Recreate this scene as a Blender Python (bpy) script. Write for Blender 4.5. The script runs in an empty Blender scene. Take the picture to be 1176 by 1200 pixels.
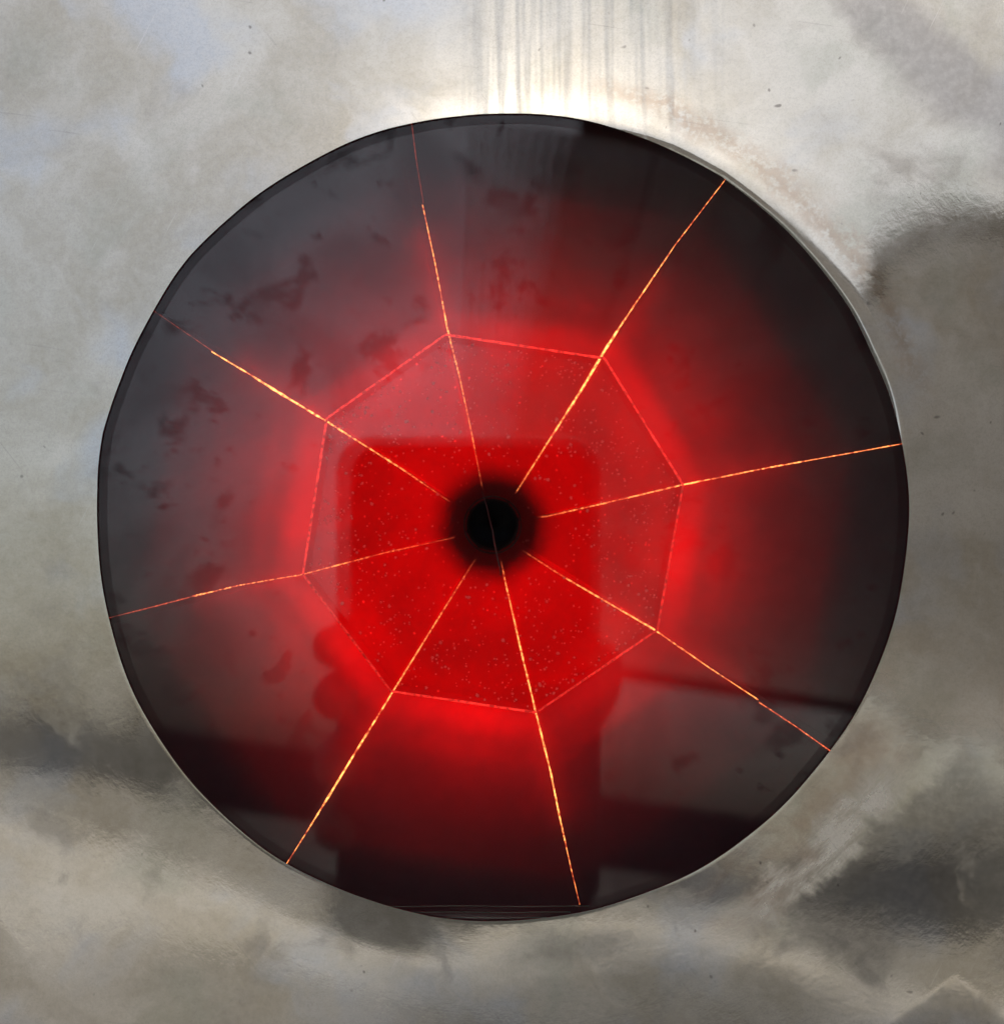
import bpy, bmesh, math, random
from mathutils import Vector, Matrix, noise

# ------------------------------------------------------------------ scale
S = 0.1385 / 1176.0          # metres per photo pixel on the plate's plane
CX, CY = 577.0, 615.0        # where the lens axis meets the plate
D = 0.200                    # lens to plate
sc = bpy.context.scene
C = sc.collection
random.seed(7)
rnd = random.Random(11)

# the plate leans back and is rolled: its frame (x right, y into plate, z up) -> world
_roll, _pitch = math.radians(8.66), math.radians(11.6)
_u = Vector((math.cos(_pitch) * math.sin(_roll), -math.sin(_pitch), math.cos(_pitch) * math.cos(_roll)))
_f = Vector((0, 1, 0)); _f = (_f - _u * _f.dot(_u)).normalized()
_x = _f.cross(_u)
M = Matrix.Translation((0, 0, 1.0)) @ Matrix((_x, _f, _u)).to_4x4()

# ------------------------------------------------------------------ camera
cd = bpy.data.cameras.new('camera')
cam = bpy.data.objects.new('camera', cd); C.objects.link(cam)
cam.matrix_world = M @ Matrix.Translation((0, -D, 0)) @ Matrix.Rotation(math.pi / 2, 4, 'X')
cd.sensor_fit = 'VERTICAL'; cd.sensor_height = 24.0; cd.sensor_width = 24.0
cd.lens = 24.0 * D / (1200 * S)
cd.shift_x = (588 - CX) / 1200.0
cd.shift_y = (CY - 600) / 1200.0
cd.clip_start = 0.002; cd.clip_end = 500
cd.dof.use_dof = True; cd.dof.focus_distance = 0.208; cd.dof.aperture_fstop = 17
sc.camera = cam

# ------------------------------------------------------------------ sky, sun, exposure
SUN_EL, SUN_AZ = math.radians(66), math.radians(11)   # azimuth: to the right behind the lens
w = bpy.data.worlds.new('World'); sc.world = w; w.use_nodes = True
wn = w.node_tree; wn.nodes.clear()
sky = wn.nodes.new('ShaderNodeTexSky'); sky.sky_type = 'NISHITA'; sky.sun_disc = False
sky.sun_elevation = SUN_EL; sky.sun_rotation = math.pi - SUN_AZ
sky.dust_density = 6.0; sky.air_density = 1.0; sky.ozone_density = 1.0
hs = wn.nodes.new('ShaderNodeHueSaturation'); hs.inputs['Saturation'].default_value = 0.75
bg = wn.nodes.new('ShaderNodeBackground'); bg.inputs['Strength'].default_value = 0.15
wo = wn.nodes.new('ShaderNodeOutputWorld')
wn.links.new(sky.outputs[0], hs.inputs['Color']); wn.links.new(hs.outputs[0], bg.inputs[0]); wn.links.new(bg.outputs[0], wo.inputs[0])

sd = bpy.data.lights.new('sun', 'SUN'); sd.energy = 0.5; sd.angle = math.radians(13.0); sd.color = (1.0, 0.87, 0.66)
sun = bpy.data.objects.new('sun', sd); C.objects.link(sun)
to_sun = Vector((math.sin(SUN_AZ) * math.cos(SUN_EL), -math.cos(SUN_AZ) * math.cos(SUN_EL), math.sin(SUN_EL)))
sun.rotation_euler = to_sun.to_track_quat('Z', 'Y').to_euler()

vs = sc.view_settings
vs.view_transform = 'Standard'; vs.look = 'None'; vs.exposure = 0.0; vs.gamma = 1.0; vs.use_curve_mapping = False
sc.cycles.use_denoising = True
sc.cycles.max_bounces = 8; sc.cycles.transparent_max_bounces = 12
sc.cycles.sample_clamp_indirect = 6.0

# ------------------------------------------------------------------ helpers
class NT:
    """small builder for procedural materials"""
    def __init__(s, name):
        s.m = bpy.data.materials.new(name); s.m.use_nodes = True
        s.t = s.m.node_tree; s.t.nodes.clear()
        s.out = s.t.nodes.new('ShaderNodeOutputMaterial')
    def put(s, sock, v):
        if hasattr(v, 'is_output') or hasattr(v, 'links'): s.t.links.new(v, sock)
        elif isinstance(v, (tuple, list)):
            sock.default_value = tuple(v) + ((1.0,) if sock.type == 'RGBA' and len(v) == 3 else ())
        else: sock.default_value = v
    def n(s, kind, **kw):
        nd = s.t.nodes.new('ShaderNode' + kind)
        for k, v in kw.items():
            if hasattr(nd, k) and k not in nd.inputs: setattr(nd, k, v)
            else: s.put(nd.inputs[k], v)
        return nd
    def math(s, op, a, b=0.0, c=0.0, clamp=False):
        nd = s.t.nodes.new('ShaderNodeMath'); nd.operation = op; nd.use_clamp = clamp
        for i, v in enumerate((a, b, c)): s.put(nd.inputs[i], v)
        return nd.outputs[0]
    def ramp(s, v, lo, hi, a=0.0, b=1.0, smooth=True):
        nd = s.t.nodes.new('ShaderNodeMapRange'); nd.interpolation_type = 'SMOOTHSTEP' if smooth else 'LINEAR'
        for i, q in enumerate((v, lo, hi, a, b)): s.put(nd.inputs[i], q)
        return nd.outputs[0]
    def mix(s, f, a, b, blend='MIX'):
        nd = s.t.nodes.new('ShaderNodeMix'); nd.data_type = 'RGBA'; nd.blend_type = blend
        s.put(nd.inputs[0], f); s.put(nd.inputs[6], a); s.put(nd.inputs[7], b)
        return nd.outputs[2]
    def noise(s, vec, scale, detail=4.0, rough=0.55, dist=0.0):
        nd = s.t.nodes.new('ShaderNodeTexNoise')
        s.put(nd.inputs['Vector'], vec); s.put(nd.inputs['Scale'], scale); s.put(nd.inputs['Detail'], detail)
        s.put(nd.inputs['Roughness'], rough); s.put(nd.inputs['Distortion'], dist)
        return nd.outputs[0]
    def px(s):
        """object coordinates as photo-pixel units on the plate (x right, y down)"""
        co = s.t.nodes.new('ShaderNodeTexCoord')
        sp = s.t.nodes.new('ShaderNodeSeparateXYZ'); s.t.links.new(co.outputs['Object'], sp.inputs[0])
        X = s.math('MULTIPLY_ADD', sp.outputs[0], 1 / S, CX); Y = s.math('MULTIPLY_ADD', sp.outputs[2], -1 / S, CY)
        return X, Y
    def vec(s, x, y, z=0.0):
        nd = s.t.nodes.new('ShaderNodeCombineXYZ')
        for i, v in enumerate((x, y, z)): s.put(nd.inputs[i], v)
        return nd.outputs[0]
    def rot(s, X, Y, cx, cy, deg):
        """coordinates turned about a point: first along deg (down the picture positive), then across"""
        c, q = math.cos(math.radians(deg)), math.sin(math.radians(deg))
        dx = s.math('SUBTRACT', X, cx); dy = s.math('SUBTRACT', Y, cy)
        a = s.math('ADD', s.math('MULTIPLY', dx, c), s.math('MULTIPLY', dy, q))
        b = s.math('SUBTRACT', s.math('MULTIPLY', dy, c), s.math('MULTIPLY', dx, q))
        return a, b
    def box(s, a, a0, a1, soft):
        return s.math('MULTIPLY', s.ramp(a, a0 - soft, a0 + soft), s.ramp(a, a1 - soft, a1 + soft, 1.0, 0.0))
    def mul(s, *v):
        r = v[0]
        for q in v[1:]: r = s.math('MULTIPLY', r, q)
        return r
    def end(s, shader): s.t.links.new(shader, s.out.inputs[0]); return s.m

def simple(name, col, rough=0.6, metal=0.0, var=0.25, scale=40.0, bump=0.0):
    t = NT(name)
    co = t.n('TexCoord').outputs['Object']
    nz = t.noise(co, scale, 6, 0.6)
    f = t.ramp(nz, 0.3, 0.7)
    c = t.mix(f, tuple(v * (1 - var) for v in col), tuple(min(1, v * (1 + var)) for v in col))
    b = t.n('BsdfPrincipled', Roughness=rough, Metallic=metal)
    t.put(b.inputs['Base Color'], c)
    if bump:
        bp = t.n('Bump', Strength=bump, Distance=0.01); t.put(bp.inputs['Height'], nz); t.put(b.inputs['Normal'], bp.outputs[0])
    return t.end(b.outputs[0])

def mesh_obj(name, verts, faces, mat, parent=None, smooth=False):
    me = bpy.data.meshes.new(name); me.from_pydata([tuple(v) for v in verts], [], faces); me.update()
    if smooth:
        for p in me.polygons: p.use_smooth = True
    me.materials.append(mat)
    o = bpy.data.objects.new(name, me); C.objects.link(o)
    if parent is not None: o.parent = parent
    return o

def empty(name, local=(0, 0, 0), m=None):
    o = bpy.data.objects.new(name, None); o.empty_display_size = 0.02; C.objects.link(o)
    o.matrix_world = (M if m is None else m) @ Matrix.Translation(local)
    return o

def tag(o, label=None, cat=None, group=None, kind=None):
    if label: o['label'] = label
    if cat: o['category'] = cat
    if group: o['group'] = group
    if kind: o['kind'] = kind
    return o

def pos(px, py, depth):
    """photo pixel and depth behind the plate's plane -> point in the plate's frame"""
    k = (D + depth) / D
    return Vector(((px - CX) * S * k, depth, (CY - py) * S * k))

def seen_in_glass(px, py, dist):
    """point dist in front of the plate that the flat window mirrors at that pixel"""
    k = (dist + D + 0.007) / D
    return Vector(((px - CX) * S * k, -dist, (CY - py) * S * k))

# ================================================================== setting behind the photographer
def ground_mat(name, c0, c1, scale):
    tp = NT(name)
    co = tp.n('TexCoord').outputs['Object']
    pc = tp.mix(tp.ramp(tp.noise(co, scale, 8, 0.65), 0.3, 0.7), c0, c1)
    b = tp.n('BsdfPrincipled', Roughness=0.85); tp.put(b.inputs['Base Color'], pc)
    return tp.end(b.outputs[0])
def sheet(name, x0, x1, y0, y1, z, mat):
    g = mesh_obj(name, [(x0, y0, z), (x1, y0, z), (x1, y1, z), (x0, y1, z)], [(0, 1, 2, 3)], mat)
    return tag(g, kind='structure')
sheet('ground', -200, 200, -200, 200, 0, ground_mat('earth', (.17, .155, .13), (.26, .24, .20), .4))
sheet('pavement', -60, 60, -8.4, 40, .004, ground_mat('pavement', (.26, .25, .235), (.40, .385, .36), .9))
sheet('path', -60, 60, -16, -8.4, .008, ground_mat('pale_path', (.52, .50, .46), (.68, .66, .61), .7))

def box_bm(bm, c, h, rz=0.0):
    r = bmesh.ops.create_cube(bm, size=1.0)
    bmesh.ops.scale(bm, vec=(2 * h[0], 2 * h[1], 2 * h[2]), verts=r['verts'])
    if rz: bmesh.ops.rotate(bm, cent=(0, 0, 0), matrix=Matrix.Rotation(rz, 3, 'Z'), verts=r['verts'])
    bmesh.ops.translate(bm, vec=c, verts=r['verts'])
    return r['verts']

def bm_obj(name, bm, mat, parent=None, smooth=False):
    me = bpy.data.meshes.new(name); bm.to_mesh(me); bm.free()
    if smooth:
        for p in me.polygons: p.use_smooth = True
    me.materials.append(mat)
    o = bpy.data.objects.new(name, me); C.objects.link(o)
    if parent is not None: o.parent = parent
    return o

# long dark garden wall: the band mirrored along the bottom of window and plate
gw = empty('garden_wall', m=Matrix.Translation((0, -60, 0)))
bm = bmesh.new(); box_bm(bm, (0, 0, 1.36), (120, 0.15, 1.36)); bm_obj('wall_body', bm, simple('dark_stone', (0.035, 0.03, 0.028), 0.9, 0, .3, 3), gw)
bm = bmesh.new(); vv = box_bm(bm, (0, 0, 2.78), (120, 0.20, 0.06)); bm_obj('coping', bm, simple('dark_coping', (0.05, 0.045, 0.04), 0.85, 0, .3, 3), gw)
tag(gw, 'long low dark wall mirrored as a dark band across the lower window', 'wall')

def tube(name, pts, radii, mat, parent=None, seg=8, closed_ends=True):
    bm = bmesh.new(); rings = []
    for i, p in enumerate(pts):
        p = Vector(p)
        t = (Vector(pts[min(i + 1, len(pts) - 1)]) - Vector(pts[max(i - 1, 0)])).normalized()
        ref = Vector((0, 1, 0)) if abs(t.y) < .9 else Vector((1, 0, 0))
        x = t.cross(ref).normalized(); y = t.cross(x)
        r = radii[i] if isinstance(radii, (list, tuple)) else radii
        rings.append([bm.verts.new(p + (x * math.cos(a) + y * math.sin(a)) * r) for a in [k * 2 * math.pi / seg for k in range(seg)]])
    for a, c in zip(rings, rings[1:]):
        for k in range(seg): bm.faces.new((a[k], a[(k + 1) % seg], c[(k + 1) % seg], c[k]))
    if closed_ends:
        bm.faces.new(rings[0][::-1]); bm.faces.new(rings[-1])
    bmesh.ops.recalc_face_normals(bm, faces=bm.faces[:])
    return bm_obj(name, bm, mat, parent, True)

# open carport behind the photographer: its pale ceiling and far edge beam are mirrored on the right
cp = empty('carport', m=Matrix.Translation((0, -8.5, 0)))
m_ceil = simple('ceiling_boards', (.72, .67, .64), .8, 0, .1, 1.5)
m_post = simple('brown_timber', (.10, .07, .05), .8, 0, .3, 6)
x0, x1, yn, yf = -.20, 9.0, 5.3, -5.3
def board(xa, xb):
    bm = bmesh.new(); box_bm(bm, ((xa + xb) / 2, (yn + yf) / 2, 2.66), ((xb - xa) / 2, (yn - yf) / 2, .03)); bm_obj('ceiling_board', bm, m_ceil, cp)
x = x0
for i in range(9):                      # slats added so the mirrored ceiling edge fades softly
    board(x, x + .03 * (.14 + .10 * i)); x += .03
xs = x
while x < x1 - .05:
    board(x, x + .192); x += .20
bm = bmesh.new(); box_bm(bm, ((xs + x1) / 2, (yn + yf) / 2, 2.73), ((x1 - xs) / 2, (yn - yf) / 2 + .05, .035)); bm_obj('roof', bm, m_post, cp)
bm = bmesh.new(); box_bm(bm, ((x0 + x1) / 2 + .5, yf, 2.57), ((x1 - x0) / 2 - .5, .05, .055)); bm_obj('edge_beam', bm, m_post, cp)
for px_, py_ in ((x0 + .1, yf + .1), (x1 - .1, yf + .1), (x1 - .1, yn - .1)):
    bm = bmesh.new(); box_bm(bm, (px_, py_, 1.315), (.05, .05, 1.31)); bm_obj('post', bm, m_post, cp)
tag(cp, 'open carport with pale boarded ceiling mirrored in the right half of the window', 'carport')

# ================================================================== metal plate
NA = 720
def hole_px(a):
    """outline of the cut opening, in pixels about its own centre (587, 606)"""
    r = 474.5
    r += 1.6 * math.sin(2 * a + .6) + 1.3 * math.sin(3 * a + 2.0) + .9 * math.sin(5 * a + 1.0) + .6 * math.sin(11 * a) + .35 * math.sin(23 * a + 1)
    for c, wdt, h in ((57, 7, 4.5), (168, 8, 5.0), (96, 10, -3.0), (-100, 9, 4.0), (30, 6, 2.0), (140, 8, 2.0)):
        dd = (math.degrees(a) - c + 180) % 360 - 180
        r += h * max(0.0, 1 - abs(dd) / wdt) * .6
    return r
def lift(r, a, R):
    """how far the sheet stands toward the viewer: a rounded collar, higher at the top"""
    A = 0.0003 + 0.0018 * max(0.0, math.sin(a)) ** 3 - .0004 * max(0.0, -math.sin(a))
    h = -A * (1 - math.exp(-(r - R) / (0.0105 - .0028 * math.sin(a))))
    h += 0.00022 * noise.noise(Vector((r * math.cos(a), r * math.sin(a), 0)) * 28) * min(1, max(0, (r - R) / .006))
    return h
verts, faces = [], []
offs = [0.0, .00018, .0005, .001] + [.001 + .0013 * i for i in range(1, 26)] + [None]
HC = Vector(((587 - CX) * S, 0, (CY - 606) * S))
rings = []
PT = 0.0004
for j in [-2, -1] + list(range(len(offs))):
    ring = []
    for i in range(NA):
        a = 2 * math.pi * i / NA
        R = hole_px(a) * S
        if j >= 0:
            if offs[j] is None:
                r = min(.125 / max(1e-6, abs(math.cos(a))), .125 / max(1e-6, abs(math.sin(a))))
            else: r = R + offs[j]
            y = -lift(r, a, R)
            sec = max(0.0, min(1.0, (38 - abs((math.degrees(a) - 42 + 180) % 360 - 180)) / 16.0))
            y += (.00001 + .00024 * sec, .00018 * sec, .00008 * sec)[j] if j < 3 else 0
            if offs[j] is None: y = .002
        else:
            # under the edge the cut runs back, except at the upper right where its face shows
            dd = abs((math.degrees(a) - 40 + 180) % 360 - 180)
            q = max(0.0, min(1.0, (dd - 32) / 14.0))
            r = R + (.0000 + .0012 * q) * (1 if j == -1 else 1.25) + (.0003 if j == -2 else 0); y = PT - (.0001 if j == -1 else 0)
        ring.append(len(verts)); verts.append((HC.x + r * math.cos(a), y, HC.z + r * math.sin(a)))
    rings.append(ring)
    if j == 0:          # crisp arris: the front face gets its own edge vertices
        rings.append(list(range(len(verts), len(verts) + NA))); verts += [verts[i] for i in ring]
for p, q in zip(rings, rings[1:]):
    if p is rings[2]: continue
    for i in range(NA):
        faces.append((p[i], p[(i + 1) % NA], q[(i + 1) % NA], q[i]))

t = NT('weathered_metal')
X, Y = t.px()
warp = t.noise(t.vec(X, Y), 0.010, 3, .6)
Xw = t.math('MULTIPLY_ADD', warp, 90.0, X); Yw = t.math('MULTIPLY_ADD', warp, -70.0, Y)
P = t.vec(Xw, Yw)
big = t.noise(P, 0.0055, 6, 0.55, 0.6)
mid = t.noise(t.vec(Y, Xw, 7.0), 0.013, 6, 0.55, 0.3)
blue = t.noise(t.vec(Xw, Yw, 31.0), 0.0065, 4, 0.5, 0.3)
fine = t.noise(t.vec(X, Y, 3.0), 0.11, 5, 0.65)
streak = t.noise(t.vec(t.math('MULTIPLY', X, 1.0), t.math('MULTIPLY', Y, 0.08), 5.0), 0.04, 2, .5, .1)
c = t.mix(t.ramp(big, .34, .66), (.47, .445, .365), (.62, .61, .545))
c = t.mix(t.math('MULTIPLY', t.ramp(blue, .50, .70), .7), c, (.52, .57, .62))
c = t.mix(t.math('MULTIPLY', t.ramp(blue, .46, .30), .6), c, (.44, .455, .385))
c = t.mix(t.math('MULTIPLY', t.ramp(mid, .56, .74), .35), c, (.30, .285, .26))
c = t.mix(t.math('MULTIPLY', t.ramp(mid, .44, .28), .3), c, (.70, .68, .62))
# radial measures about the opening
dx = t.math('SUBTRACT', X, 587.0); dy = t.math('SUBTRACT', Y, 606.0)
rad = t.math('SQRT', t.math('ADD', t.math('MULTIPLY', dx, dx), t.math('MULTIPLY', dy, dy)))
ang = t.math('MULTIPLY', t.math('ARCTAN2', t.math('MULTIPLY', dy, -1.0), dx), 57.2958)
# rust-brown tide marks beside the cut edge, upper right and lower right
edge = t.math('MULTIPLY_ADD', mid, 60.0, rad)
st = t.mul(t.box(edge, 535, 560, 14), t.box(ang, 18, 78, 8), t.ramp(fine, .35, .6))
c = t.mix(t.math('MULTIPLY', st, .6), c, (.30, .20, .115))
st2 = t.mul(t.box(rad, 478, 560, 22), t.box(ang, -62, -28, 6), t.ramp(mid, .35, .6))
c = t.mix(t.math('MULTIPLY', st2, .55), c, (.42, .30, .22))
# dark reflection painted as a grey patch, and the bright torn scrape, lower right
u, v = t.rot(X, Y, 980.0, 1000.0, -44.0)
vv_ = t.math('MULTIPLY_ADD', t.noise(t.vec(t.math('MULTIPLY', u, 1.0), t.math('MULTIPLY', v, .5), 9.0), .03, 5, .55), 80.0, v)
scr = t.mul(t.box(vv_, 8, 46, 17), t.box(u, -130, 118, 40), t.ramp(t.noise(t.vec(t.math('MULTIPLY', u, .25), v, 3.0), .07, 5, .65), .34, .6, .25, 1.0))
sc_d = t.mul(t.ramp(vv_, 44, 66), t.box(u, -95, 190, 30), t.ramp(v, 190, 90))
c = t.mix(t.math('MULTIPLY', sc_d, .62), c, (.17, .17, .165))
c = t.mix(t.math('MULTIPLY', scr, .85), c, (.86, .85, .78))
# darker blotches, upper right corner
u2, v2 = t.rot(X, Y, 1080.0, 60.0, 40.0)
br = t.mul(t.box(t.math('MULTIPLY_ADD', big, 160.0, v2), 30, 120, 25), t.box(u2, -120, 190, 40))
c = t.mix(t.math('MULTIPLY', br, .55), c, (.20, .19, .19))
# fine grain, scratches, pits
grain = t.noise(t.vec(X, Y, 17.0), 0.45, 3, .7)
c = t.mix(t.math('MULTIPLY', t.ramp(grain, .42, .68), .22), c, (.27, .26, .24))
for deg, sd_, dark in ((8.0, 41.0, True), (-63.0, 53.0, False), (52.0, 67.0, True)):
    ua, va = t.rot(X, Y, 0.0, 0.0, deg)
    ln = t.noise(t.vec(t.math('MULTIPLY', ua, .018), va, sd_), 0.33, 2, .5)
    lm = t.mul(t.ramp(ln, .69, .74), t.ramp(t.noise(t.vec(X, Y, sd_), .012, 2), .5, .62))
    c = t.mix(t.math('MULTIPLY', lm, .25), c, (.22, .21, .20) if dark else (.78, .77, .74))
c = t.mix(t.math('MULTIPLY', t.ramp(fine, .35, .7), .16), c, (.75, .73, .68))
pv = t.n('TexVoronoi', Scale=0.035); t.put(pv.inputs['Vector'], t.vec(Xw, Y)); 
pit = t.mul(t.ramp(pv.outputs['Distance'], .10, .04), t.ramp(big, .45, .6))
c = t.mix(t.math('MULTIPLY', pit, .7), c, (.12, .11, .10))
b = t.n('BsdfPrincipled', Metallic=0.84)
t.put(b.inputs['Base Color'], c)
brush = t.noise(t.vec(t.math('MULTIPLY', ang, .9), t.math('MULTIPLY', rad, .45), 2.0), .9, 3, .6)
ro = t.math('ADD', t.math('MULTIPLY_ADD', brush, .03, t.ramp(big, .34, .66, .02, .07)), t.math('MULTIPLY', t.ramp(mid, .5, .72), .11))
t.put(b.inputs['Roughness'], t.math('MULTIPLY_ADD', scr, .24, ro))
top = t.mul(t.box(X, 560, 860, 40), t.ramp(Y, 190, 120))
hgt = t.math('ADD', t.math('MULTIPLY', fine, .035), t.math('ADD', t.math('MULTIPLY', mid, .14), t.math('MULTIPLY_ADD', brush, .012, t.mul(streak, top, 4.0))))
bp = t.n('Bump', Strength=0.22, Distance=0.0004); t.put(bp.inputs['Height'], hgt); t.put(b.inputs['Normal'], bp.outputs[0])
m_plate = t.end(b.outputs[0])
plate = mesh_obj('metal_plate', verts, faces, m_plate, None, True)
plate.matrix_world = M
tag(plate, 'stained grey metal plate with a large round cut-out around the red window', 'plate')

# ================================================================== the lamp behind the opening
lamp = empty('warning_lamp')
tag(lamp, 'round red-glowing lamp with eight seams radiating from a black centre hole', 'lamp')

# ---- materials
t = NT('window_glass')
X, Y = t.px()
s1 = t.noise(t.vec(X, Y, 2.0), 0.016, 6, .6, .35)
s2 = t.noise(t.vec(X, Y, 12.0), 0.006, 4, .5, .8)
s3 = t.noise(t.vec(X, Y, 22.0), 0.05, 4, .6, .15)
smear = t.math('MAXIMUM', t.mul(t.ramp(s1, .54, .63), t.ramp(s2, .38, .54), .5), t.mul(t.ramp(s3, .61, .70), t.ramp(s2, .42, .56), .6))
fr = t.n('Fresnel', IOR=1.52)
fac = t.mul(fr.outputs[0], t.math('SUBTRACT', 1.0, smear), t.ramp(s2, .3, .7, .72, 1.1))
tr = t.n('BsdfTransparent'); tr.inputs[0].default_value = (.93, .90, .90, 1)
gl = t.n('BsdfGlossy', Roughness=0.012); gl.inputs['Color'].default_value = (1, 1, 1, 1)
mx = t.n('MixShader'); t.put(mx.inputs[0], fac); t.put(mx.inputs[1], tr.outputs[0]); t.put(mx.inputs[2], gl.outputs[0])
m_glass = t.end(mx.outputs[0])

def panel_mat(name, trans, face, speck):
    t = NT(name)
    co = t.n('TexCoord').outputs['Object']
    n1 = t.noise(co, 70, 5, .6, .6); n2 = t.noise(co, 420, 3, .6)
    ct = t.mix(t.ramp(n1, .3, .7), tuple(v * .78 for v in trans), trans)
    ct = t.mix(t.math('MULTIPLY', t.ramp(n2, .4, .7), .25), ct, tuple(v * .6 for v in trans))
    cf = face
    if speck:
        v = t.n('TexVoronoi', Scale=720.0); t.put(v.inputs['Vector'], co)
        hi = t.mul(t.ramp(v.outputs['Distance'], t.ramp(n2, .35, .65, .04, .24), .03), t.ramp(n1, .36, .56))
        ct = t.mix(t.math('MULTIPLY', hi, .9), ct, (1, .12, .10)); cf = t.mix(t.math('MULTIPLY', hi, .6), face, (.35, .12, .12))
    T = t.n('BsdfTranslucent'); t.put(T.inputs['Color'], ct)
    Dd = t.n('BsdfDiffuse'); t.put(Dd.inputs['Color'], cf)
    a = t.n('AddShader'); t.put(a.inputs[0], T.outputs[0]); t.put(a.inputs[1], Dd.outputs[0])
    return t.end(a.outputs[0])
m_outer = panel_mat('smoked_red_plastic', (.62, .008, .016), (.034, .021, .026), False)
m_inner = panel_mat('red_plastic', (.42, .004, .012), (.05, .008, .010), True)
m_black = simple('black_plastic', (.006, .005, .005), .8, 0, .2)

def glow_mat(name, dim, hot, broken):
    """light of its own; the hotter the source, the yellower it looks"""
    t = NT(name)
    st = t.n('Attribute', attribute_type='OBJECT', attribute_name='glow').outputs['Fac']
    if broken:
        st = t.math('MULTIPLY', st, t.n('Attribute', attribute_type='GEOMETRY', attribute_name='bead_power').outputs['Fac'])
        co = t.n('TexCoord').outputs['Object']
        st = t.math('MULTIPLY', st, t.ramp(t.noise(co, 1500, 4, .75), .38, .60, broken, 1.25))
    e = t.n('Emission'); t.put(e.inputs['Color'], t.mix(t.ramp(st, .5, 3.2), dim, hot) if broken else dim); t.put(e.inputs['Strength'], st)
    return t.end(e.outputs[0])
m_seam = glow_mat('seam_light', (1.0, .09, .045), (1.0, .32, .08), .25)
m_edge = glow_mat('edge_light', (1.0, .032, .026), (1.0, .05, .035), .45)
m_led = glow_mat('red_led', (1.0, .010, .018), (1, 0, 0), 0)
def heat(o, vals, seg):
    at = o.data.attributes.new('bead_power', 'FLOAT', 'POINT')
    for i, d_ in enumerate(at.data): d_.value = vals[min(i // seg, len(vals) - 1)]

# ---- window pane
bm = bmesh.new()
R = 488 * S; seg = 128; y0, y1 = .0005, .0027
fa = [bm.verts.new((HC.x + R * math.cos(2 * math.pi * i / seg), y0, HC.z + R * math.sin(2 * math.pi * i / seg))) for i in range(seg)]
fb = [bm.verts.new((v.co.x, y1, v.co.z)) for v in fa]
bm.faces.new(fa); bm.faces.new(fb[::-1])
for i in range(seg): bm.faces.new((fa[i], fa[(i + 1) % seg], fb[(i + 1) % seg], fb[i]))
bmesh.ops.recalc_face_normals(bm, faces=bm.faces[:])
bm_obj('window_pane', bm, m_glass, lamp)

# ---- geometry of the faceted funnel
OCT = [(800, 568), (708, 420), (522, 392), (383, 490), (355, 673), (458, 810), (628, 835), (770, 738)]   # corners, anticlockwise from the right
d_rim, d_oct, d_hub = .0060, .021, .039
ANG = [math.atan2(CY - y, x - CX) for x, y in OCT]
RO = [math.hypot(CY - y, x - CX) for x, y in OCT]
R_RIM, R_HUB = 545.0, 32.0
def polar(r, a, d): return pos(CX + r * math.cos(a), CY - r * math.sin(a), d)
def seam_depth(r, k):
    """depth of the corner line k at pixel radius r"""
    def real(rr, d): return rr * (D + d) / D
    A, B = ((R_HUB, d_hub), (RO[k], d_oct)) if r <= RO[k] else ((RO[k], d_oct), (R_RIM, d_rim))
    f = (r - A[0]) / (B[0] - A[0])
    ra, rb = real(*A), real(*B)
    # perspective-correct interpolation of depth along the line
    lo, hi = 0.0, 1.0
    for _ in range(40):
        m = .5 * (lo + hi); d = A[1] + (B[1] - A[1]) * m; rr = (ra + (rb - ra) * m) * D / (D + d)
        if rr < r: lo = m
        else: hi = m
    return A[1] + (B[1] - A[1]) * lo
def grid_quad(name, p00, p10, p11, p01, mat, n=1):
    return mesh_obj(name, [p00, p10, p11, p01], [(0, 1, 2, 3)], mat, lamp)

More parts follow.
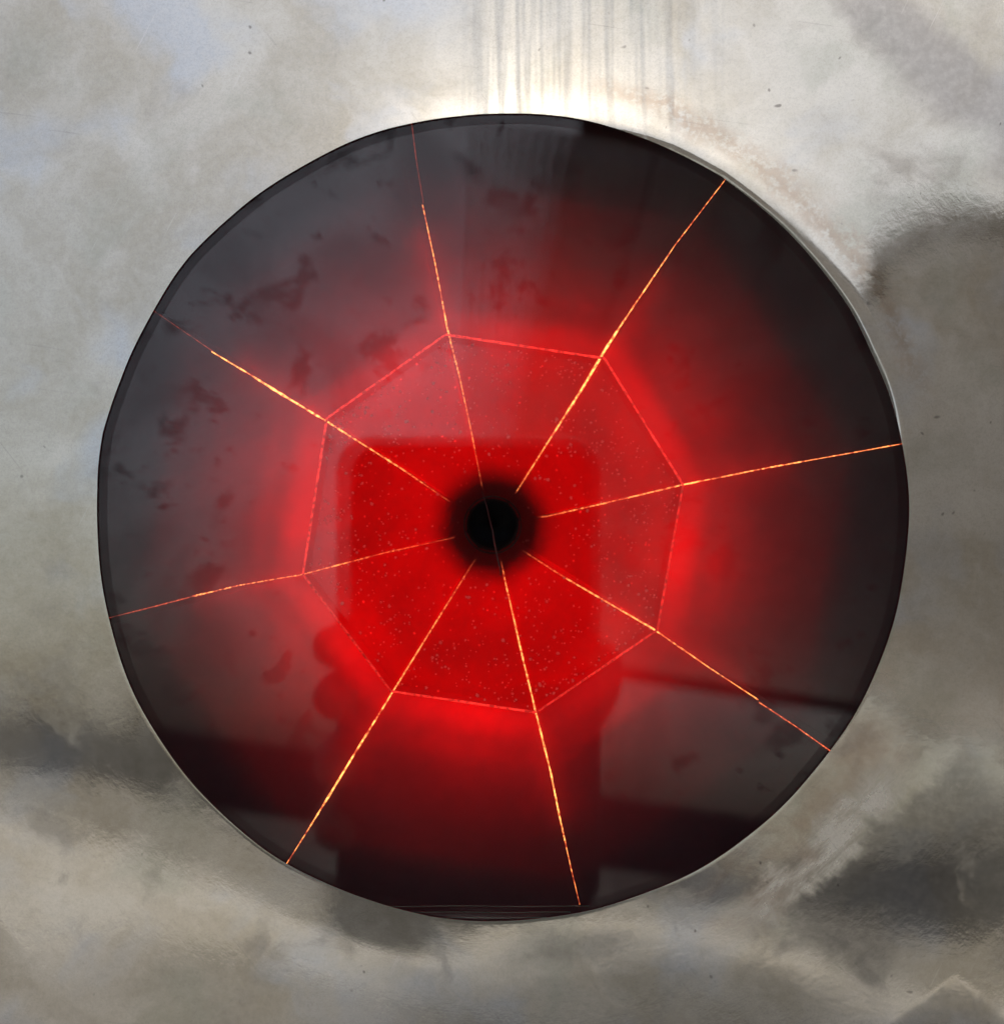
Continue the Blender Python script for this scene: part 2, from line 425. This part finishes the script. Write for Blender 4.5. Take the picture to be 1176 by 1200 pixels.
OUT_GLOW = [15, 11, 9.5, 13, 15, 14, 7, 14]         # facet k lies between corners k and k+1
IN_GLOW = [13, 12, 14.5, 13, 14.5, 14, 16, 12]
EDGE_IN = [13, 13, 13, 13, 15, 15, 15, 13]
hub_ring = []
for k in range(8):
    k2 = (k + 1) % 8
    vo, vo2 = polar(RO[k], ANG[k], d_oct), polar(RO[k2], ANG[k2], d_oct)
    vr, vr2 = polar(R_RIM, ANG[k], d_rim), polar(R_RIM, ANG[k2], d_rim)
    vh, vh2 = polar(R_HUB, ANG[k], d_hub), polar(R_HUB, ANG[k2], d_hub)
    grid_quad('outer_panel', vr, vr2, vo2, vo, m_outer)
    grid_quad('inner_panel', vo, vo2, vh2, vh, m_inner)
    # opaque rib behind each corner line keeps the light of one cell out of the next
    off = Vector((0, .0003, 0)); back = .062
    ro_b = vr.copy(); ro_b.y = back; rh_b = vh.copy(); rh_b.y = back
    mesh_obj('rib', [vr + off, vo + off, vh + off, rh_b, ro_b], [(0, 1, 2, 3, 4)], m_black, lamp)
    # light bars: one behind the octagon's edge, one behind the inner panel
    def bar(r_px, depth, glow, half, wr, wy):
        ax = (Vector(vo2) - Vector(vo)).normalized(); am = (Vector(vo) + Vector(vo2)) * .5
        rad = Vector((am.x, 0, am.z)).normalized()
        c0 = rad * (r_px * S * (D + depth) / D); c0.y = depth
        h = ax * (vo2 - vo).length * half
        p, q = rad * wr, Vector((0, wy, 0))
        vs_ = [c0 + h * i + p * j + q * l for i in (-1, 1) for j in (-1, 1) for l in (-1, 1)]
        o = mesh_obj('led_bar', vs_, [(0, 1, 3, 2), (4, 6, 7, 5), (0, 4, 5, 1), (2, 3, 7, 6), (0, 2, 6, 4), (1, 5, 7, 3)], m_led, lamp)
        o['glow'] = float(glow)
    bar(244, d_oct + .0046, OUT_GLOW[k] * .5, .46, .0005, .0016)
    # hidden shade added beyond the bar keeps its light near the octagon
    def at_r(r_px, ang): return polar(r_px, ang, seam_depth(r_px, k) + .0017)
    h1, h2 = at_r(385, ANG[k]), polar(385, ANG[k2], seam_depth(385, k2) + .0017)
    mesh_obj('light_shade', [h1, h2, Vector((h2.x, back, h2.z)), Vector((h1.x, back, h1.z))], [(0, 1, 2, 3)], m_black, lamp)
    bar(150, .0520, IN_GLOW[k] * 1.2, .30, .0060, .0006)
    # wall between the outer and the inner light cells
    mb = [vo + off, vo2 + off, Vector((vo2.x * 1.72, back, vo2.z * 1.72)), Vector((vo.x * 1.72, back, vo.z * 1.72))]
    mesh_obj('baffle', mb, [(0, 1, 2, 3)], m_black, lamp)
    bar(224, d_oct + .0064, EDGE_IN[k], .36, .0005, .0005)

# ---- flat octagonal pane added to double the mirrored haze within the octagon
t = NT('inner_glass')
fr = t.n('Fresnel', IOR=1.36)
tr = t.n('BsdfTransparent'); tr.inputs[0].default_value = (.97, .95, .95, 1)
gl = t.n('BsdfGlossy', Roughness=0.02); gl.inputs['Color'].default_value = (1, .93, .93, 1)
X, Y = t.px()
mx = t.n('MixShader'); t.put(mx.inputs[0], t.math('MULTIPLY', fr.outputs[0], t.ramp(t.noise(t.vec(X, Y), .012, 5, .6), .3, .7, .6, 1.2))); t.put(mx.inputs[1], tr.outputs[0]); t.put(mx.inputs[2], gl.outputs[0])
va = [polar(RO[k] - 9, ANG[k], d_oct + .0008) for k in range(8)]; vb = [v + Vector((0, -.0006, 0)) for v in va]
mesh_obj('inner_pane', va + vb, [tuple(range(8)), tuple(range(15, 7, -1))] + [(i, 8 + i, 8 + (i + 1) % 8, (i + 1) % 8) for i in range(8)], t.end(mx.outputs[0]), lamp)

# ---- black housing, centre tube and its light blocker
bm = bmesh.new(); seg = 64
def lathe(bm, prof, seg=64, cx=0.0, cz=0.0):
    rr = [[bm.verts.new((cx + r * math.cos(2 * math.pi * i / seg), y, cz + r * math.sin(2 * math.pi * i / seg))) for i in range(seg)] for r, y in prof]
    for a, c_ in zip(rr, rr[1:]):
        for i in range(seg): bm.faces.new((a[i], a[(i + 1) % seg], c_[(i + 1) % seg], c_[i]))
    return rr
k0 = S * (D + d_rim) / D
rr = lathe(bm, [(R_RIM * k0 * 1.01, .0037), (R_RIM * k0 * 1.01, .0625)]); bm.faces.new(rr[-1])
bm_obj('housing', bm, m_black, lamp, False)
kh = S * (D + d_hub) / D
bm = bmesh.new(); rr = lathe(bm, [(30.5 * kh, d_hub - .0012), (29.0 * kh, d_hub - .0010), (29.0 * kh, .0615)], 48); bm.faces.new(rr[-1])
bm_obj('centre_tube', bm, m_black, lamp, True)
bm = bmesh.new(); lathe(bm, [(28 * kh, .0600), (96 * kh, .0520), (88 * kh, d_hub + .0022), (90 * kh, d_hub + .0022), (98 * kh, .0525)], 48)
bm_obj('hub_light_block', bm, m_black, lamp, True)  # hidden ring added to darken the panels around the hole
bm = bmesh.new()
prof = [(33.0 * kh + .00012 * math.cos(q), d_hub - .0016 + .00012 * math.sin(q)) for q in [i * math.pi / 4 for i in range(9)]]
lathe(bm, prof, 48)
bm_obj('tube_lip', bm, simple('dark_rubber', (.010, .005, .005), .6), lamp, True)

# ---- glowing seams (each a thin tapering bead on the corner line); breaks as in the photograph
#  corner index, [(px, py, half width px)], glow
SEAMS = [
    (0, [(630, 606, .35), (641, 605, 1.0), (720, 587, 1.2), (800, 568, 1.7), (900, 548, 1.4), (990, 532, 1.2), (1062, 519, 1.0)], 3.4),
    (1, [(604, 578, .6), (640, 521, 1.5), (684, 452, 2.0), (708, 411, 2.6), (730, 377, 1.7), (790, 288, 1.1), (852, 207, .8)], 4.0),
    (2, [(565, 572, .4), (552, 505, 1.0), (538, 440, 1.2), (524, 385, 1.6), (510, 310, 1.3), (495, 240, 1.0)], 3.2),
    (2, [(496, 238, .7), (488, 190, .9), (481, 134, .8)], 1.0),
    (3, [(527, 588, .35), (470, 549, 1.1), (383, 494, 1.9), (325, 459, 2.6), (290, 437, 1.6), (248, 412, 1.1)], 3.8),
    (3, [(250, 412, .9), (215, 388, .7), (180, 364, .4)], 1.1),
    (4, [(532, 630, .35), (450, 648, 1.0), (355, 673, 1.3), (280, 686, 1.2), (225, 699, 1.6)], 2.6),
    (4, [(226, 699, 1.3), (180, 711, 1.3), (128, 724, .5)], 1.2),
    (5, [(557, 655, .35), (530, 698, .9), (463, 806, 1.5), (415, 884, 1.9), (384, 935, 2.0), (360, 974, 1.2), (336, 1012, .9)], 3.6),
    (6, [(587, 658, .3), (592, 682, 1.0), (612, 770, 1.6), (627, 832, 1.9), (645, 905, 1.7), (655, 955, 2.1), (668, 1014, 1.0), (679, 1060, .6)], 3.8),
    (7, [(612, 645, .35), (660, 676, 1.1), (765, 737, 1.6), (830, 782, 1.3), (888, 820, 1.3)], 3.4),
    (7, [(889, 823, 1.2), (930, 850, 1.4), (978, 884, 1.2)], 1.9),
]
for k, pts, glow in SEAMS:
    P3, RD = [], []
    for (p, q), n_ in zip(zip(pts, pts[1:]), [10] * len(pts)):
        last = (q is pts[-1])
        for i in range(n_ + (1 if last else 0)):
            f = i / n_
            x = p[0] + (q[0] - p[0]) * f; y = p[1] + (q[1] - p[1]) * f; hw = p[2] + (q[2] - p[2]) * f
            jit = rnd.uniform(-.10, .10)
            r = math.hypot(x - CX, y - CY); d = seam_depth(max(r, R_HUB), k) - .0004
            P3.append(pos(x + jit * .5, y + jit * .5, d)); RD.append(hw * S * (D + d) / D * rnd.uniform(.65, 1.15) * .56)
    o = tube('seam', P3, RD, m_seam, lamp, 6)
    heat(o, [min(1.3, .25 + .6 * r / (S * .8)) for r in RD], 6)
    o['glow'] = glow
# ---- red light line added behind each corner to make a bloom beside the seam
for k in range(8):
    rs = [75 + (360 - 75) * i / 20 for i in range(21)]
    P3 = [polar(r, ANG[k], seam_depth(r, k) + .0021) for r in rs]
    o = tube('backlight', P3, [.00022 * (1 - .8 * abs(r - 230) / 160) for r in rs], m_led, lamp, 6)
    o['glow'] = 11.0
# ---- octagon edges
EDGE_GLOW = [.75, .9, .8, .75, .5, .8, .6, .6]
for k in range(8):
    k2 = (k + 1) % 8
    a_, b_ = polar(RO[k], ANG[k], d_oct - .0004), polar(RO[k2], ANG[k2], d_oct - .0004)
    P3 = [a_.lerp(b_, i / 16) for i in range(17)]
    o = tube('edge_strip', P3, [S * 1.5 * (.8 + .4 * rnd.random()) for _ in P3], m_edge, lamp, 6)
    o['glow'] = EDGE_GLOW[k] * 1.6
    heat(o, [rnd.uniform(.9, 1.1) for _ in P3], 6)

# ---- thin fibre lying across the centre hole
P3 = [pos(x, y, .0040) for x, y in ((564, 575), (570, 593), (573, 607), (577, 622), (579, 636), (582, 651), (586, 668), (588, 682))]
tube('fibre', P3, [S * v for v in (.2, .5, .55, .7, 1.0, .9, .6, .2)], simple('pinkish_fibre', (.07, .03, .03), .7), lamp, 6)

# ---- dust on the inner panels
verts, faces = [], []
def flake(px, py, d, r):
    c0 = pos(px, py, d); n_ = rnd.randint(5, 7); k = len(verts)
    verts.append(c0 + Vector((0, -.00006, 0)))
    for i in range(n_):
        a = 2 * math.pi * i / n_; q = r * rnd.uniform(.6, 1.2)
        verts.append(c0 + Vector((q * math.cos(a), rnd.uniform(-.00002, .00002), q * math.sin(a))))
    for i in range(n_): faces.append((k, k + 1 + i, k + 1 + (i + 1) % n_))
def facet_at(a):
    for k in range(8):
        k2 = (k + 1) % 8; w_ = (ANG[k2] - ANG[k]) % (2 * math.pi); q = (a - ANG[k]) % (2 * math.pi)
        if q < w_: return k, k2
    return 0, 1
cnt = 0
while cnt < 1100:
    a = rnd.uniform(0, 2 * math.pi); rr_ = math.sqrt(rnd.uniform(70 ** 2, 222 ** 2))
    if rnd.random() > .25 + .75 * (rr_ / 222) ** 1.5: continue
    k, k2 = facet_at(a)
    vo, vo2, vh = polar(RO[k], ANG[k], d_oct), polar(RO[k2], ANG[k2], d_oct), polar(R_HUB, ANG[k], d_hub)
    nrm = (vo2 - vo).cross(vh - vo).normalized()
    e_ = Vector((0, -D, 0)); q = pos(CX + rr_ * math.cos(a), CY - rr_ * math.sin(a), 0.0) - e_
    tt = (vo - e_).dot(nrm) / q.dot(nrm); hit = e_ + q * tt
    if hit.y < d_oct + .0005 or hit.y > d_hub: continue
    if noise.noise(Vector((math.cos(a), math.sin(a), 0)) * rr_ * .03) < rnd.uniform(-.5, .35): continue
    cnt += 1
    big_ = rnd.random()
    flake(CX + rr_ * math.cos(a), CY - rr_ * math.sin(a), hit.y - .00025, S * (rnd.uniform(.7, 1.7) if big_ < .92 else rnd.uniform(1.8, 2.8)))
t = NT('pale_dust')
T = t.n('BsdfTranslucent'); T.inputs['Color'].default_value = (.9, .25, .25, 1)
Dd = t.n('BsdfDiffuse'); Dd.inputs['Color'].default_value = (.80, .36, .33, 1)
co = t.n('TexCoord').outputs['Object']
mx = t.n('MixShader'); t.put(mx.inputs[0], t.ramp(t.noise(co, 300, 2), .3, .7, .35, .95)); t.put(mx.inputs[1], T.outputs[0]); t.put(mx.inputs[2], Dd.outputs[0])
dust = mesh_obj('dust', verts, faces, t.end(mx.outputs[0]), lamp); dust['kind'] = 'stuff'

# ---- thin stacked strips added to draw mirrored streaks at the foot of the window
m_strip = simple('streak_strip', (.13, .11, .10), .4, .5)
for y, x0, x1 in ((1062, 425, 690), (1069, 455, 668), (1075.5, 505, 640)):
    P3 = [pos(x0 + (x1 - x0) * i / 12, y + .4 * math.sin(i * .9 + y), .0039) for i in range(13)]
    tube('streak_strip', P3, S * .55, m_strip, lamp, 6)

# ================================================================== phone and hand in front of the window (mirrored in it)
phone = empty('phone', seen_in_glass(548, 1065, .2075))
tag(phone, 'black phone with rounded corners mirrored in the middle of the red window', 'phone')
p0, p1 = seen_in_glass(396, 512, .2065), seen_in_glass(702, 1065, .2065)
bw, bh = (p1.x - p0.x), (p0.z - p1.z)
org = seen_in_glass(548, 1065, .2075)
def rrect(cx, cz, hw, hh, r, y, n=8):
    out = []
    for qx, qz, a0 in ((1, 1, 0), (-1, 1, 90), (-1, -1, 180), (1, -1, 270)):
        for i in range(n + 1):
            a = math.radians(a0 + 90 * i / n)
            out.append(Vector((cx + qx * (hw - r) + r * math.cos(a), y, cz + qz * (hh - r) + r * math.sin(a))))
    return out
bm = bmesh.new(); loops = []
pcx, pcz = (p0.x + p1.x) / 2 - org.x, (p0.z + p1.z) / 2 - org.z
for inset, y in ((.0022, -.2045), (.0006, -.2052), (0, -.2065), (0, -.2105), (.0006, -.2118), (.0022, -.2125)):
    loops.append([bm.verts.new(v) for v in rrect(pcx, pcz, bw / 2 - inset, bh / 2 - inset, .0098 - inset, y - org.y)])
n_ = len(loops[0])
for a, c_ in zip(loops, loops[1:]):
    for i in range(n_): bm.faces.new((a[i], a[(i + 1) % n_], c_[(i + 1) % n_], c_[i]))
bm.faces.new(loops[0]); bm.faces.new(loops[-1])
bmesh.ops.recalc_face_normals(bm, faces=bm.faces[:])
bm_obj('body', bm, simple('phone_black', (.012, .011, .011), .45, 0, .2), phone)
m_lens = simple('lens_black', (.004, .004, .005), .1, 0, .1)
for lx, lz in ((0, 0), (-.021, 0), (-.021, -.021)):
    bm = bmesh.new(); rr = lathe(bm, [(.0062, -.2046 - org.y), (.0062, -.2036 - org.y), (.0054, -.2034 - org.y), (.0050, -.2042 - org.y)], 32, lx - org.x, lz - org.z); bm.faces.new(rr[-1])
    bm_obj('lens', bm, m_lens, phone, True)

# hand: one skinned figure from wrist to fingertips, closed round the phone
hand = bpy.data.objects.new('hand', bpy.data.meshes.new('hand')); C.objects.link(hand)
xl, xr = p0.x, p1.x
V, E, RA = [], [], []
def chain(pts, start=None):
    prev = start
    for x, y, z, r in pts:
        V.append((x, y, z)); RA.append(r); i = len(V) - 1
        if prev is not None: E.append((prev, i))
        prev = i
    return prev
w_ = chain([(-.010, -.400, -.092, .025), (-.010, -.320, -.082, .023), (-.008, -.270, -.074, .022), (-.008, -.240, -.064, .020)])
for z0, dz, ln in ((-.036, .002, 1.0), (-.049, .0, 1.0), (-.066, -.002, .8), (-.082, -.004, .6)):
    chain([(-.022, -.234, z0 * .9 - .012, .012), (xl + .002, -.230, z0, .0092), (xl - .0012 * ln, -.2170, z0 + dz * .5, .0070), (xl - .0012 * ln, -.2025, z0 + dz, .0062), (xl + .006 * ln, -.1985, z0 + dz, .0060)], 3)
chain([(.016, -.240, -.062, .013), (xr - .003, -.228, -.052, .0104), (xr + .0005, -.215, -.042, .0082), (xr - .001, -.2040, -.034, .0072)], 2)
hand.data.from_pydata(V, E, []); hand.data.update()
sk = hand.modifiers.new('skin', 'SKIN'); sk.use_smooth_shade = True
lay = hand.data.skin_vertices[0].data if hand.data.skin_vertices else None
if lay:
    for i, r in enumerate(RA): lay[i].radius = (r, r); lay[i].use_root = (i == 0)
sb = hand.modifiers.new('subdivision', 'SUBSURF'); sb.levels = 2; sb.render_levels = 2
hand.data.materials.append(simple('skin', (.20, .115, .085), .55, 0, .12, 90, .1))
hand.matrix_world = M
tag(hand, 'hand gripping the phone, its fingers mirrored at the left edge of the phone', 'hand')
sl = tube('sleeve', [(-.010, -.350, -.086), (-.010, -.400, -.092), (-.005, -.50, -.11), (.01, -.64, -.15)], [.033, .036, .043, .052], simple('dark_cloth', (.03, .03, .035), .9, 0, .3, 200), hand, 16)
